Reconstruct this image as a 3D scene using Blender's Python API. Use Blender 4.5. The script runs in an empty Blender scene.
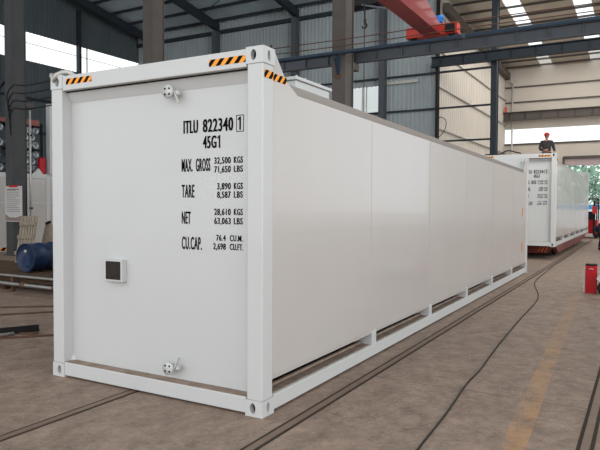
import bpy, bmesh, math, random
from mathutils import Vector, Matrix, noise
random.seed(7)
SC = bpy.context.scene
COL = SC.collection
PI = math.pi

# ------------------------------------------------------------------ camera
cam_d = bpy.data.cameras.new('camera')
cam = bpy.data.objects.new('camera', cam_d); COL.objects.link(cam)
CP, YAW, PIT, ROL, FPX = (2.5715, -3.9492, 1.668), 0.51612, -0.03235, 0.00457, 609.18
cy, sy, cp, sp = math.cos(YAW), math.sin(YAW), math.cos(PIT), math.sin(PIT)
f = Vector((-sy*cp, cy*cp, sp)); r = Vector((cy, sy, 0)); u = r.cross(f)
cr, sr = math.cos(ROL), math.sin(ROL)
X = cr*r + sr*u; Y = -sr*r + cr*u
m = Matrix.Identity(4)
for i in range(3):
    m[i][0], m[i][1], m[i][2], m[i][3] = X[i], Y[i], -f[i], CP[i]
cam.matrix_world = m
cam_d.sensor_fit = 'HORIZONTAL'; cam_d.sensor_width = 36.0; cam_d.lens = FPX/600*36
cam_d.clip_end = 400
SC.camera = cam

# ------------------------------------------------------------------ world, daylight and fill lamps, exposure
w = bpy.data.worlds.new('overcast_sky'); SC.world = w; w.use_nodes = True
bg = w.node_tree.nodes['Background']
bg.inputs[0].default_value = (0.93, 0.97, 1.0, 1); bg.inputs[1].default_value = 1.2

def area(name, loc, target, sx, sy_, power, col=(1, 1, 1)):
    l = bpy.data.lights.new(name, 'AREA'); l.shape = 'RECTANGLE'; l.size = sx; l.size_y = sy_
    l.energy = power; l.color = col
    o = bpy.data.objects.new(name, l); COL.objects.link(o); o.location = loc
    o.rotation_euler = (Vector(target)-Vector(loc)).to_track_quat('-Z', 'Y').to_euler()
    return o
area('daylight_from_open_front', (3, -15, 6.0), (-2, 4, 1.2), 22, 8, 560, (1, .985, .97))
area('side_daylight_fill', (15, -1, 5.0), (0, 3.5, 1.4), 10, 6, 330, (1, .97, .94))  # added area lamp lifting the container side and the right of the hall
area('bay_fill_light', (3, 10, 13.4), (-5, 29, 5.5), 10, 6, 1400, (1, .96, .91))  # added area lamp brightening the back wall and the far container
area('daylight_through_far_skylights', (-2, 38, 12.6), (-2, 38.5, 0), 7, 14, 800, (1, .97, .92))
SC.view_settings.view_transform = 'Standard'; SC.view_settings.look = 'None'
SC.view_settings.exposure = 0.42; SC.view_settings.gamma = 1.0
SC.view_settings.use_curve_mapping = False

# ------------------------------------------------------------------ materials
def lin(c):
    return tuple(((v/255)/12.92 if v/255 <= .04045 else ((v/255+.055)/1.055)**2.4) for v in c) + (1,)
class NT:
    def __init__(s, name):
        s.m = bpy.data.materials.new(name); s.m.use_nodes = True
        s.t = s.m.node_tree; s.b = s.t.nodes['Principled BSDF']; s.out = s.t.nodes['Material Output']
    def n(s, typ, **k):
        x = s.t.nodes.new(typ)
        for a, v in k.items(): setattr(x, a, v)
        return x
    def l(s, a, b): s.t.links.new(a, b)
def mat(name, rgb, rough=.5, metal=0., var=.08, scale=6., bump=0., stretch=(1, 1, 1), coat=0., rgb2=None, detail=5, spec=.28):
    t = NT(name)
    tc = t.n('ShaderNodeNewGeometry'); mp = t.n('ShaderNodeMapping'); mp.inputs['Scale'].default_value = stretch
    t.l(tc.outputs['Position'], mp.inputs[0])
    nz = t.n('ShaderNodeTexNoise'); nz.inputs['Scale'].default_value = scale; nz.inputs['Detail'].default_value = detail
    t.l(mp.outputs[0], nz.inputs['Vector'])
    ra = t.n('ShaderNodeValToRGB'); c = lin(rgb)
    c2 = lin(rgb2) if rgb2 else tuple(v*(1-var*2) for v in c[:3]) + (1,)
    ra.color_ramp.elements[0].color = c2; ra.color_ramp.elements[1].color = c
    ra.color_ramp.elements[0].position = .3; ra.color_ramp.elements[1].position = .65
    t.l(nz.outputs['Fac'], ra.inputs[0]); t.l(ra.outputs[0], t.b.inputs['Base Color'])
    t.b.inputs['Roughness'].default_value = rough; t.b.inputs['Metallic'].default_value = metal
    t.b.inputs['Coat Weight'].default_value = coat
    t.b.inputs['Specular IOR Level'].default_value = .5 if coat else spec
    if bump:
        bp = t.n('ShaderNodeBump'); bp.inputs['Strength'].default_value = bump; bp.inputs['Distance'].default_value = .02
        t.l(nz.outputs['Fac'], bp.inputs['Height']); t.l(bp.outputs[0], t.b.inputs['Normal'])
    return t.m
M = {}
M['white'] = mat('white_container_paint', (194, 195, 194), .38, var=.015, scale=1.2, coat=.15)
M['white_side'] = mat('white_sheet_paint', (187, 182, 178), .25, var=.015, scale=1.0, coat=.35)
M['dusty'] = mat('dusty_white_ledge', (150, 132, 118), .8, var=.2, scale=9, rgb2=(120, 104, 92))
M['plate_dark'] = mat('dark_bronze_plate', (52, 44, 38), .45, .3, .2, 40)
M['black'] = mat('black_paint', (10, 10, 11), .7, spec=.1)
M['hole'] = mat('dark_steel_and_hole_shade', (26, 25, 25), .7)  # dark steel; in the casting holes it paints in the shade
M['orange'] = mat('orange_vinyl', (248, 158, 44), .4, var=.03)
M['reflector'] = mat('amber_reflector', (205, 110, 40), .3)
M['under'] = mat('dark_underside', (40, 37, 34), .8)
M['column'] = mat('dark_grey_brown_steel', (82, 76, 71), .55, var=.08, scale=3)
M['column_cool'] = mat('dark_grey_steel', (70, 71, 72), .55, var=.08, scale=3)
M['beam'] = mat('blue_grey_beam_steel', (78, 82, 88), .5, var=.08, scale=2)
M['rail_blue'] = mat('dark_blue_rail', (34, 54, 72), .5)
M['rafter'] = mat('dark_slate_steel', (42, 50, 58), .6, var=.06)
M['roof'] = mat('grey_roof_sheet', (188, 206, 214), .6, var=.05, scale=1.5)
M['roof_far'] = mat('beige_roof_sheet', (200, 192, 180), .6, var=.06, scale=1.5)
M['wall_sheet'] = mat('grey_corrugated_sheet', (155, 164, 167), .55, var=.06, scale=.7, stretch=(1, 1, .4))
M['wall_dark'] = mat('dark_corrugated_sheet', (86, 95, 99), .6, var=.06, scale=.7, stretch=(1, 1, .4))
M['wall_beige'] = mat('beige_wall_sheet', (190, 182, 171), .6, var=.03, scale=.7)
M['red'] = mat('red_crane_paint', (196, 58, 44), .4, var=.05)
M['red_dark'] = mat('dark_red_girder_paint', (146, 44, 42), .35, var=.05, coat=.3)
M['red_cart'] = mat('shaded_red_cart_paint', (118, 52, 44), .55, var=.15, scale=5)  # red darkened to carry the shade beneath the container
M['blue'] = mat('blue_paint', (50, 120, 200), .4)
M['barrel'] = mat('dark_blue_barrel', (34, 50, 80), .35, var=.2, scale=4)
M['wood'] = mat('weathered_boards', (150, 138, 122), .85, var=.15, scale=4, stretch=(6, 6, 1), bump=.2)
M['wood_brown'] = mat('brown_timber', (84, 64, 48), .85, var=.2, scale=5, stretch=(1, 5, 5), bump=.3)
M['steel'] = mat('scuffed_steel', (140, 138, 134), .4, .6, .1, 10)
M['rust'] = mat('rusty_steel', (104, 76, 60), .7, .2, .2, 14)
M['galv'] = mat('pale_galvanised', (190, 188, 182), .45, .3, .08, 8)
M['cable'] = mat('black_rubber', (30, 28, 27), .6)
M['foil'] = mat('silver_wrap', (186, 192, 198), .3, .35, .25, 14, bump=.8, rgb2=(80, 86, 92))
M['paper'] = mat('white_paper', (190, 187, 184), .7, var=.02)
M['print'] = mat('grey_print', (120, 114, 114), .7)
M['red_ext'] = mat('red_box_paint', (180, 12, 26), .35, var=.04)
M['tyre'] = mat('black_tyre', (36, 36, 36), .8)
M['jacket'] = mat('dark_grey_jacket', (62, 58, 60), .9, var=.1, scale=14)
M['navy'] = mat('navy_workwear', (40, 42, 54), .9, var=.1, scale=14)
M['skin'] = mat('skin', (190, 140, 118), .5)
M['helmet'] = mat('red_helmet', (196, 52, 60), .3)
M['hair'] = mat('black_hair', (25, 22, 20), .6)
M['leaf'] = mat('overexposed_green_leaf', (168, 202, 180), .6, var=.15, scale=2)  # green paled to carry the washed-out brightness outdoors
M['bark'] = mat('tree_bark', (110, 96, 80), .9)
M['yard'] = mat('pale_concrete_yard', (190, 188, 182), .8)
M['board_white'] = mat('white_hoarding', (225, 228, 230), .5)
M['board_blue'] = mat('blue_hoarding', (70, 150, 205), .5)

def glass_mat(name, opac, col):
    t = NT(name); t.t.nodes.remove(t.b)
    a = t.n('ShaderNodeBsdfTransparent'); g = t.n('ShaderNodeBsdfTranslucent'); mx = t.n('ShaderNodeMixShader')
    a.inputs[0].default_value = col; g.inputs[0].default_value = (.9, .92, .92, 1)
    mx.inputs[0].default_value = opac
    t.l(a.outputs[0], mx.inputs[1]); t.l(g.outputs[0], mx.inputs[2]); t.l(mx.outputs[0], t.out.inputs[0])
    return t.m
M['pane'] = glass_mat('clear_daylight_sheet', .1, (1, 1, 1, 1))
M['pane_frost'] = glass_mat('frosted_daylight_sheet', .7, (.8, .84, .84, 1))

def floor_mat():
    t = NT('worn_brown_concrete')
    g = t.n('ShaderNodeNewGeometry'); pos = g.outputs['Position']
    def noise_(scale, detail=6, st=(1, 1, 1), rough=.6):
        mp = t.n('ShaderNodeMapping'); mp.inputs['Scale'].default_value = st; t.l(pos, mp.inputs[0])
        z = t.n('ShaderNodeTexNoise'); z.inputs['Scale'].default_value = scale; z.inputs['Detail'].default_value = detail
        z.inputs['Roughness'].default_value = rough; t.l(mp.outputs[0], z.inputs['Vector']); return z.outputs['Fac']
    def ramp(fac, a, b, pa=.3, pb=.7):
        q = t.n('ShaderNodeValToRGB'); q.color_ramp.elements[0].color = a; q.color_ramp.elements[1].color = b
        q.color_ramp.elements[0].position = pa; q.color_ramp.elements[1].position = pb; t.l(fac, q.inputs[0]); return q.outputs[0]
    def mix(fac, a, b, mode='MIX'):
        q = t.n('ShaderNodeMix', data_type='RGBA', blend_type=mode)
        if isinstance(fac, float): q.inputs[0].default_value = fac
        else: t.l(fac, q.inputs[0])
        for s_, v in ((6, a), (7, b)):
            if isinstance(v, tuple): q.inputs[s_].default_value = v
            else: t.l(v, q.inputs[s_])
        return q.outputs[2]
    def math_(op, a, b=None):
        q = t.n('ShaderNodeMath', operation=op)
        for s_, v in ((0, a), (1, b)):
            if v is None: continue
            if isinstance(v, (int, float)): q.inputs[s_].default_value = v
            else: t.l(v, q.inputs[s_])
        return q.outputs[0]
    base = ramp(noise_(.9, 8), lin((122, 104, 92)), lin((151, 130, 115)))
    fine = ramp(noise_(9, 8, (1, 1, 1), .75), lin((107, 90, 79)), lin((160, 138, 122)), .35, .68)
    c = mix(.62, base, fine)
    med = ramp(noise_(4.2, 10, (1, .75, 1), .78), lin((88, 74, 64)), lin((180, 157, 140)), .37, .65)
    c = mix(.42, c, med)
    blot = ramp(noise_(2.6, 7, (1, .7, 1), .7), (0, 0, 0, 1), (1, 1, 1, 1), .56, .72)
    c = mix(math_('MULTIPLY', blot, .35), c, lin((78, 69, 62)))
    scuff = ramp(noise_(5, 9, (1.2, .35, 1), .8), (0, 0, 0, 1), (1, 1, 1, 1), .62, .72)
    c = mix(math_('MULTIPLY', scuff, .5), c, lin((176, 158, 142)))
    vor = t.n('ShaderNodeTexVoronoi'); vor.feature = 'DISTANCE_TO_EDGE'; vor.inputs['Scale'].default_value = .33
    wob = t.n('ShaderNodeTexNoise'); wob.inputs['Scale'].default_value = 1.3; wob.inputs['Detail'].default_value = 5
    t.l(pos, wob.inputs['Vector'])
    vm = t.n('ShaderNodeVectorMath', operation='ADD'); t.l(pos, vm.inputs[0]); t.l(wob.outputs['Color'], vm.inputs[1]); t.l(vm.outputs[0], vor.inputs['Vector'])
    crack = math_('LESS_THAN', vor.outputs[0], .0016)
    c = mix(math_('MULTIPLY', crack, .3), c, lin((60, 52, 46)))
    grit = ramp(noise_(22, 6, (1, .8, 1), .8), (0, 0, 0, 1), (1, 1, 1, 1), .58, .7)
    c = mix(math_('MULTIPLY', grit, .8), c, lin((190, 168, 152)))
    pit = ramp(noise_(13, 7, (1, .6, 1), .8), (0, 0, 0, 1), (1, 1, 1, 1), .57, .7)
    c = mix(math_('MULTIPLY', pit, .7), c, lin((76, 62, 53)))
    sx = t.n('ShaderNodeSeparateXYZ'); t.l(pos, sx.inputs[0])
    # straight slab joints across the hall
    wj = t.n('ShaderNodeTexNoise'); wj.inputs['Scale'].default_value = 4; t.l(pos, wj.inputs['Vector'])
    yj = math_('ADD', sx.outputs[1], math_('MULTIPLY', wj.outputs['Fac'], .12))
    fr_ = math_('FRACT', math_('DIVIDE', math_('ADD', yj, 2.9), 4.5))
    joint = math_('LESS_THAN', fr_, .0035)
    c = mix(math_('MULTIPLY', joint, .5), c, lin((66, 55, 48)))
    # worn yellow aisle line
    cx = math_('MULTIPLY_ADD', sx.outputs[1], -.042); cx.node.inputs[2].default_value = 1.82
    d = math_('ABSOLUTE', math_('SUBTRACT', sx.outputs[0], cx))
    inl = math_('LESS_THAN', d, .082)
    yl = math_('LESS_THAN', math_('ABSOLUTE', math_('SUBTRACT', sx.outputs[1], -2.)), 10.6)
    wear = ramp(noise_(4.5, 9, (1, .6, 1), .78), (0, 0, 0, 1), (1, 1, 1, 1), .44, .56)
    fade = math_('MULTIPLY_ADD', sx.outputs[1], -.085); fade.node.inputs[2].default_value = 1.02; fade.node.use_clamp = True
    k = math_('MULTIPLY', math_('MULTIPLY', inl, yl), math_('MULTIPLY', math_('ADD', math_('MULTIPLY', wear, .5), .12), fade))
    c = mix(k, c, lin((186, 140, 92)))
    t.l(c, t.b.inputs['Base Color']); t.b.inputs['Roughness'].default_value = .62; t.b.inputs['Specular IOR Level'].default_value = .3
    bp = t.n('ShaderNodeBump'); bp.inputs['Strength'].default_value = .6; bp.inputs['Distance'].default_value = .02
    t.l(noise_(16, 6), bp.inputs['Height']); t.l(bp.outputs[0], t.b.inputs['Normal'])
    return t.m
M['floor'] = floor_mat()

# ------------------------------------------------------------------ mesh helpers
class MB:
    def __init__(s): s.v = []; s.f = []; s.mi = []; s.sm = []
    def add(s, vs, fs, mi=0, smooth=False):
        o = len(s.v); s.v += [tuple(x) for x in vs]
        for q in fs: s.f.append([o+i for i in q]); s.mi.append(mi); s.sm.append(smooth)
        return s
    def box(s, x0, x1, y0, y1, z0, z1, mi=0):
        v = [(x, y, z) for x in (x0, x1) for y in (y0, y1) for z in (z0, z1)]
        return s.add(v, [(0, 1, 3, 2), (4, 6, 7, 5), (0, 4, 5, 1), (2, 3, 7, 6), (0, 2, 6, 4), (1, 5, 7, 3)], mi)
    def prism(s, poly, axis, a, b, mi=0):
        n = len(poly)
        def P(p, h):
            q = list(p); q.insert(axis, h); return tuple(q)
        v = [P(p, a) for p in poly] + [P(p, b) for p in poly]
        return s.add(v, [tuple(range(n)), tuple(range(2*n-1, n-1, -1))] + [(i, n+i, n+(i+1) % n, (i+1) % n) for i in range(n)], mi)
    def bar(s, p0, p1, w_, h_, mi=0, up=(0, 0, 1)):
        p0, p1 = Vector(p0), Vector(p1); d = (p1-p0).normalized(); up = Vector(up)
        if abs(d.dot(up)) > .98: up = Vector((0, 1, 0))
        a = d.cross(up).normalized(); b = a.cross(d)
        v = [p+a*i*w_/2+b*j*h_/2 for p in (p0, p1) for (i, j) in ((-1, -1), (1, -1), (1, 1), (-1, 1))]
        return s.add(v, [(3, 2, 1, 0), (4, 5, 6, 7)] + [(i, (i+1) % 4, 4+(i+1) % 4, 4+i) for i in range(4)], mi)
    def tube(s, pts, r_, n=8, mi=0, caps=True):
        pts = [Vector(p) for p in pts]; vs = []; ref = None
        rs = r_ if isinstance(r_, (list, tuple)) else [r_]*len(pts)
        for i, p in enumerate(pts):
            d = (pts[min(i+1, len(pts)-1)]-pts[max(i-1, 0)]).normalized()
            if ref is None:
                ref = Vector((0, 0, 1)) if abs(d.z) < .9 else Vector((1, 0, 0))
            a = d.cross(ref).normalized(); b = a.cross(d); ref = b
            vs += [p+(a*math.cos(2*PI*k/n)+b*math.sin(2*PI*k/n))*rs[i] for k in range(n)]
        fs = [(i*n+k, i*n+(k+1) % n, (i+1)*n+(k+1) % n, (i+1)*n+k) for i in range(len(pts)-1) for k in range(n)]
        s.add(vs, fs, mi, True)
        if caps:
            o = len(s.v)-len(vs); L_ = (len(pts)-1)*n
            s.f.append([o+k for k in range(n-1, -1, -1)]); s.mi.append(mi); s.sm.append(False)
            s.f.append([o+L_+k for k in range(n)]); s.mi.append(mi); s.sm.append(False)
        return s
    def lathe(s, c, axis, prof, n=20, mi=0):
        c = Vector(c); ax = Vector(axis).normalized(); ref = Vector((0, 0, 1)) if abs(ax.z) < .9 else Vector((1, 0, 0))
        a = ax.cross(ref).normalized(); b = ax.cross(a); vs = []
        for (h, r_) in prof: vs += [c+ax*h+(a*math.cos(2*PI*k/n)+b*math.sin(2*PI*k/n))*r_ for k in range(n)]
        fs = [(i*n+k, i*n+(k+1) % n, (i+1)*n+(k+1) % n, (i+1)*n+k) for i in range(len(prof)-1) for k in range(n)]
        return s.add(vs, fs, mi, True)
    def ball(s, c, rx, ry, rz, n=14, m_=9, mi=0):
        vs = [(c[0], c[1], c[2]-rz)]
        for i in range(1, m_):
            t_ = PI*i/m_
            vs += [(c[0]+rx*math.sin(t_)*math.cos(2*PI*k/n), c[1]+ry*math.sin(t_)*math.sin(2*PI*k/n), c[2]-rz*math.cos(t_)) for k in range(n)]
        vs.append((c[0], c[1], c[2]+rz)); L_ = len(vs)-1
        fs = [(0, 1+(k+1) % n, 1+k) for k in range(n)]
        fs += [(1+(i-1)*n+k, 1+(i-1)*n+(k+1) % n, 1+i*n+(k+1) % n, 1+i*n+k) for i in range(1, m_-1) for k in range(n)]
        fs += [(L_, 1+(m_-2)*n+k, 1+(m_-2)*n+(k+1) % n) for k in range(n)]
        return s.add(vs, fs, mi, True)
    def holed(s, o, uu, vv, w_, h_, hu, hv, a, b, depth, mi=0, mi_in=1):
        """rectangle w_ x h_ at o spanned by unit vectors uu, vv with an oval recess of half-axes a, b at (hu, hv)"""
        o, uu, vv = Vector(o), Vector(uu), Vector(vv); n_ = uu.cross(vv)
        angs = sorted([2*PI*k/24 for k in range(24)] + [math.atan2(q-hv, p-hu) % (2*PI) for p in (0, w_) for q in (0, h_)])
        ou, inn, bk = [], [], []
        for t_ in angs:
            c_, s_ = math.cos(t_), math.sin(t_); k = 1e9
            if c_ > 1e-9: k = min(k, (w_-hu)/c_)
            if c_ < -1e-9: k = min(k, -hu/c_)
            if s_ > 1e-9: k = min(k, (h_-hv)/s_)
            if s_ < -1e-9: k = min(k, -hv/s_)
            ou.append(o+uu*(hu+c_*k)+vv*(hv+s_*k))
            e = 1/math.sqrt((c_/a)**2+(s_/b)**2)
            p = o+uu*(hu+c_*e)+vv*(hv+s_*e); inn.append(p); bk.append(p-n_*depth)
        N = len(angs)
        s.add(ou+inn, [(i, (i+1) % N, N+(i+1) % N, N+i) for i in range(N)], mi)
        s.add(inn+bk, [(i, (i+1) % N, N+(i+1) % N, N+i) for i in range(N)], mi)
        s.add(bk, [tuple(range(N))], mi_in)
        return s
    def build(s, name, mats, parent=None, bevel=0, smooth=False):
        me = bpy.data.meshes.new(name); me.from_pydata(s.v, [], s.f); me.update()
        for m_ in (mats if isinstance(mats, (list, tuple)) else [mats]): me.materials.append(m_)
        for p, i, q in zip(me.polygons, s.mi, s.sm): p.material_index = i; p.use_smooth = q or smooth
        bm = bmesh.new(); bm.from_mesh(me); bmesh.ops.recalc_face_normals(bm, faces=bm.faces); bm.to_mesh(me); bm.free()
        o = bpy.data.objects.new(name, me); COL.objects.link(o)
        if parent: o.parent = parent
        if bevel:
            b = o.modifiers.new('bevel', 'BEVEL'); b.width = bevel; b.segments = 2; b.limit_method = 'ANGLE'
        return o
def empty(name, loc=(0, 0, 0), rz=0):
    o = bpy.data.objects.new(name, None); COL.objects.link(o); o.location = loc; o.rotation_euler = (0, 0, rz); o.empty_display_size = .2
    return o
def tag(o, label, cat, group=None):
    o['label'] = label; o['category'] = cat
    if group: o['group'] = group
    return o
def struct(o): o['kind'] = 'structure'; return o
def copy_tree(o, parent=None):
    c = o.copy(); COL.objects.link(c)
    if parent: c.parent = parent
    for ch in list(o.children): copy_tree(ch, c)
    return c
BK = {}
def text_mesh(txt, bold=.0):
    cu = bpy.data.curves.new('txt', 'FONT'); cu.body = txt; cu.size = 1; cu.offset = bold; cu.resolution_u = 3; cu.space_character = 1.12
    o = bpy.data.objects.new('txt', cu); COL.objects.link(o)
    dg = bpy.context.evaluated_depsgraph_get(); me = bpy.data.meshes.new_from_object(o.evaluated_get(dg))
    bpy.data.objects.remove(o); return me
def lettering(name, rows, y, parent, mt, bold=.02, dx=0, t=.0026):
    """rows of (text, x0, x1, z0, z1) set as raised letters on the plane y, reading from the -y side"""
    mb = MB()
    for txt, x0, x1, z0, z1 in rows:
        if txt == '1':                                                     # a drawn figure one with flag and stem
            w_, h_ = x1-x0, z1-z0
            P_ = [(.42, 0), (.85, 0), (.85, 1), (.55, 1), (.05, .84), (.05, .70), (.42, .80)]
            mb.add([(x0+a*w_, y-t, z0+b*h_) for a, b in P_], [(0, 1, 2, 6), (2, 3, 4, 5, 6)]); continue
        me = text_mesh(txt, .008); xs = [v.co.x for v in me.vertices]; ys = [v.co.y for v in me.vertices]
        a0, a1 = min(xs), max(xs); b0 = 0 if ',' in txt else min(ys); b1 = max(ys)
        k = (x1-x0-2*bold)/(a1-a0); q = (z1-z0)/(b1-b0)
        for e in (-1, 0, 1):                                               # widened stems: heavy condensed stencil lettering
            mb.add([(x0+bold*(1+e)+(v.co.x-a0)*k, y-t-.0001*e, z0+(v.co.y-b0)*q) for v in me.vertices], [tuple(p.vertices) for p in me.polygons])
        bpy.data.meshes.remove(me)
    return mb.build(name, mt, parent)

def cable_pts(pts, n=6):
    out = []; P_ = [Vector(p) for p in pts]
    for i in range(len(P_)-1):
        p0, p1, p2, p3 = P_[max(i-1, 0)], P_[i], P_[i+1], P_[min(i+2, len(P_)-1)]
        for k in range(n):
            t_ = k/n; out.append(.5*((2*p1)+(p2-p0)*t_+(2*p0-5*p1+4*p2-p3)*t_*t_+(3*p1-p0-3*p2+p3)*t_**3))
    return out + [P_[-1]]

# ------------------------------------------------------------------ floor and hall shell
mb = MB(); mb.box(-60, 24, -20, 48.2, -.3, 0); struct(mb.build('floor', M['floor']))
mb = MB(); mb.box(-60, 60, 48.2, 140, -.32, -.02); struct(mb.build('ground_outside', M['yard']))

YB, XL, YF = 29.1, -29.8, 48.0
def roof_z(y): return 13.25 + .156*(29.1-abs(y-19)-10.1 if y < 19 else 29.1-y)
def corr(mb, axis, const, a0, a1, z0, z1, pitch=.25, d=.06, flip=1):
    """corrugated sheet standing at axis=const; z1 may be a function of the running coordinate"""
    n = int(round((a1-a0)/pitch)); pts = []
    for i in range(n):
        for q, h in ((0, 0), (.38, 0), (.5, d), (.88, d)): pts.append((a0+(i+q)*(a1-a0)/n, h))
    pts.append((a1, 0)); vs = []
    for a, h in pts:
        zt = z1(a) if callable(z1) else z1
        for z in (z0, zt): vs.append((const+h*flip, a, z) if axis == 0 else (a, const+h*flip, z))
    return mb.add(vs, [(2*i, 2*i+1, 2*i+3, 2*i+2) for i in range(len(pts)-1)])

# back wall of the bay, with one daylight window
mb = MB()
WX0, WX1, WZ0, WZ1 = -12.78, -10.95, 7.0, 8.55
corr(mb, 1, YB, XL, WX0, 0, 14.4, flip=-1); corr(mb, 1, YB, WX1, -7.6, 0, 14.4, flip=-1)
corr(mb, 1, YB, WX0, WX1, 0, WZ0, flip=-1); corr(mb, 1, YB, WX0, WX1, WZ1, 14, flip=-1)
wb = struct(mb.build('wall_back', M['wall_sheet']))
for z in (3.3, 5.2, 7.0, 8.95, 10.75):
    g = MB(); g.box(XL+.1 if z < 8 else -16.4, -4.6, YB-.22, YB-.07, z-.045, z+.045); g.build('girt', M['rafter'], wb)
g = MB(); g.box(-10.5, -8.6, YB-.2, YB-.1, 8.55, 8.7); g.build('ledge', M['galv'], wb)
win = MB(); win.box(WX0, WX1, YB+.02, YB+.04, WZ0, WZ1); wo = struct(win.build('window_1', M['pane_frost']))
fr = MB()
for x in (WX0, -12.0, -11.75, WX1): fr.box(x-.03, x+.03, YB-.04, YB, WZ0, WZ1)
fr.build('frame', M['galv'], wo)

# left wall with a long daylight band
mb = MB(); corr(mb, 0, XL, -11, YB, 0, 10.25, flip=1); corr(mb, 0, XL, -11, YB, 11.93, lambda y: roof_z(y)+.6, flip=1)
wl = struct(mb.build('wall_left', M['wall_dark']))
for z in (2.0, 4.0, 6.0, 8.0):
    g = MB(); g.box(XL+.04, XL+.2, -11, YB, z-.06, z+.06); g.build('girt', M['rafter'], wl)
win = MB(); win.box(XL-.04, XL-.02, -11, YB, 10.25, 11.93); wo = struct(win.build('window_2', M['pane']))
fr = MB(); fr.box(XL-.01, XL+.05, -11, YB, 11.28, 11.31)
for i in range(7): y = -11+i*5.9; fr.box(XL-.02, XL+.06, y-.03, y+.03, 10.25, 11.93)
fr.build('frame', M['galv'], wo)

# far hall: side wall, end wall with window strip and doorway
XS = -7.65
mb = MB(); corr(mb, 0, XS, YB+.05, YF, 0, 14.6, pitch=.45, d=.03); ws = struct(mb.build('wall_side', M['wall_beige']))
for z in (4.0, 6.0, 8.32, 10.3, 12.2):
    g = MB(); g.box(XS+.03, XS+.14, YB+.2, YF, z-.04, z+.04); g.build('girt', M['galv'], ws)
DX0, DX1, DZ = -3.05, 4.0, 5.5
mb = MB()
def fw(x0, x1, z0, z1): mb.box(x0, x1, YF, YF+.15, z0, z1)
fw(XS-.1, 14, 7.93, 14.6); fw(XS-.1, XS+.02, 6.75, 7.93); fw(9, 14, 6.75, 7.93); fw(XS-.1, 14, DZ, 6.75); fw(XS-.1, DX0, 0, DZ); fw(DX1, 14, 0, DZ)
wf = struct(mb.build('wall_far', M['wall_beige']))
for z in (10.08, 11.3):
    g = MB(); g.box(XS, 14, YF-.14, YF-.01, z-.05, z+.05); g.build('girt', M['column'], wf)
g = MB()
for i in range(16): x = XS+.9+i*1.0; g.box(x-.006, x+.006, YF-.006, YF, 4.9, 14)
g.build('panel_seam', M['galv'], wf)
win = MB(); win.box(XS+.02, 9, YF+.05, YF+.07, 6.75, 7.93); wo = struct(win.build('window_3', M['pane']))
fr = MB(); fr.box(XS, 9.2, YF-.08, YF, 6.62, 6.76); fr.build('sill', M['column'], wo)
fr = MB(); fr.box(DX0-.1, DX1+.1, YF-.12, YF+.02, DZ-.1, DZ+.1); fr.box(DX0-.14, DX0, YF-.12, YF+.2, 0, DZ)
d1 = struct(fr.build('door_1', M['column']))
q = MB(); q.box(DX0, DX1, YF+.02, YF+.1, 4.87, DZ-.08); q.build('rolled_shutter', mat('pinkish_shutter', (176, 158, 160), .6), d1)

# roof of the bay (gable, ridge at y=19) over x -46..-3, its rafters and purlins
def slope_panel(mb, x0, x1, y0, y1, t_=.06):
    mb.add([(x, y, roof_z(y)+.62+h) for x in (x0, x1) for y in (y0, y1) for h in (0, t_)],
           [(0, 1, 3, 2), (4, 6, 7, 5), (0, 4, 5, 1), (2, 3, 7, 6), (0, 2, 6, 4), (1, 5, 7, 3)])
mb = MB(); SKY = [(-20.4, -19.4), (-14.0, -12.7)]
xs = [-30.3] + [v for s_ in SKY for v in s_] + [16.0]
for i in range(0, len(xs), 2): slope_panel(mb, xs[i], xs[i+1], 19, 29.3); slope_panel(mb, xs[i], xs[i+1], 8.8, 19)
for s_ in SKY: slope_panel(mb, s_[0], s_[1], 25.9, 29.3); slope_panel(mb, s_[0], s_[1], 8.8, 19)
ceil = struct(mb.build('ceiling', M['roof']))
mb = MB()
for s_ in SKY: slope_panel(mb, s_[0], s_[1], 19, 25.9, .02)
struct(mb.build('window_4', M['pane']))
for i in range(12):
    y = 28.7-i*1.6
    g = MB(); g.box(-29.7, 16, y-.05, y+.05, roof_z(y)+.46, roof_z(y)+.62); g.build('purlin', M['rafter'], ceil)
for x in (-28.6, -22.5, -16.4, -10.5, -4.6, 1.3, 7.2):
    g = MB()
    for (ya, yb) in ((29.0, 19), (19, 8.8)):
        za, zb = roof_z(ya)-.02, roof_z(yb)-.02
        g.add([(x+a, y, z+h) for a in (-.15, .15) for y, z in ((ya, za), (yb, zb)) for h in (0, .48)],
              [(0, 1, 3, 2), (4, 6, 7, 5), (0, 4, 5, 1), (2, 3, 7, 6), (0, 2, 6, 4), (1, 5, 7, 3)])
    g.build('rafter', M['rafter'], ceil)
mb = MB(); BS = [(-9.5, -8.3), (-3.6, -2.4), (2.3, 3.5), (8.2, 9.4)]
xs = [-30.3] + [v for s_ in BS for v in s_] + [16.0]
for i in range(0, len(xs), 2): mb.box(xs[i], xs[i+1], -9.2, 8.8, 14.3, 14.36)
struct(mb.build('ceiling_near', M['roof']))
mb = MB()
for s_ in BS: mb.box(s_[0], s_[1], -9.2, 8.8, 14.3, 14.32)
struct(mb.build('window_6', M['pane']))
g = MB(); g.box(-29.7, 16, 28.85, 29.05, 13.02, 13.25); g.build('eaves_beam', M['rafter'], ceil)
g = MB(); g.bar((-22.5, 24.2, roof_z(24.2)+.3), (-16.4, 27.2, roof_z(27.2)+.3), .04, .04); g.bar((-16.4, 24.2, roof_z(24.2)+.3), (-22.5, 27.2, roof_z(27.2)+.3), .04, .04)
g.build('brace_rod', M['rafter'], ceil)

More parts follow.
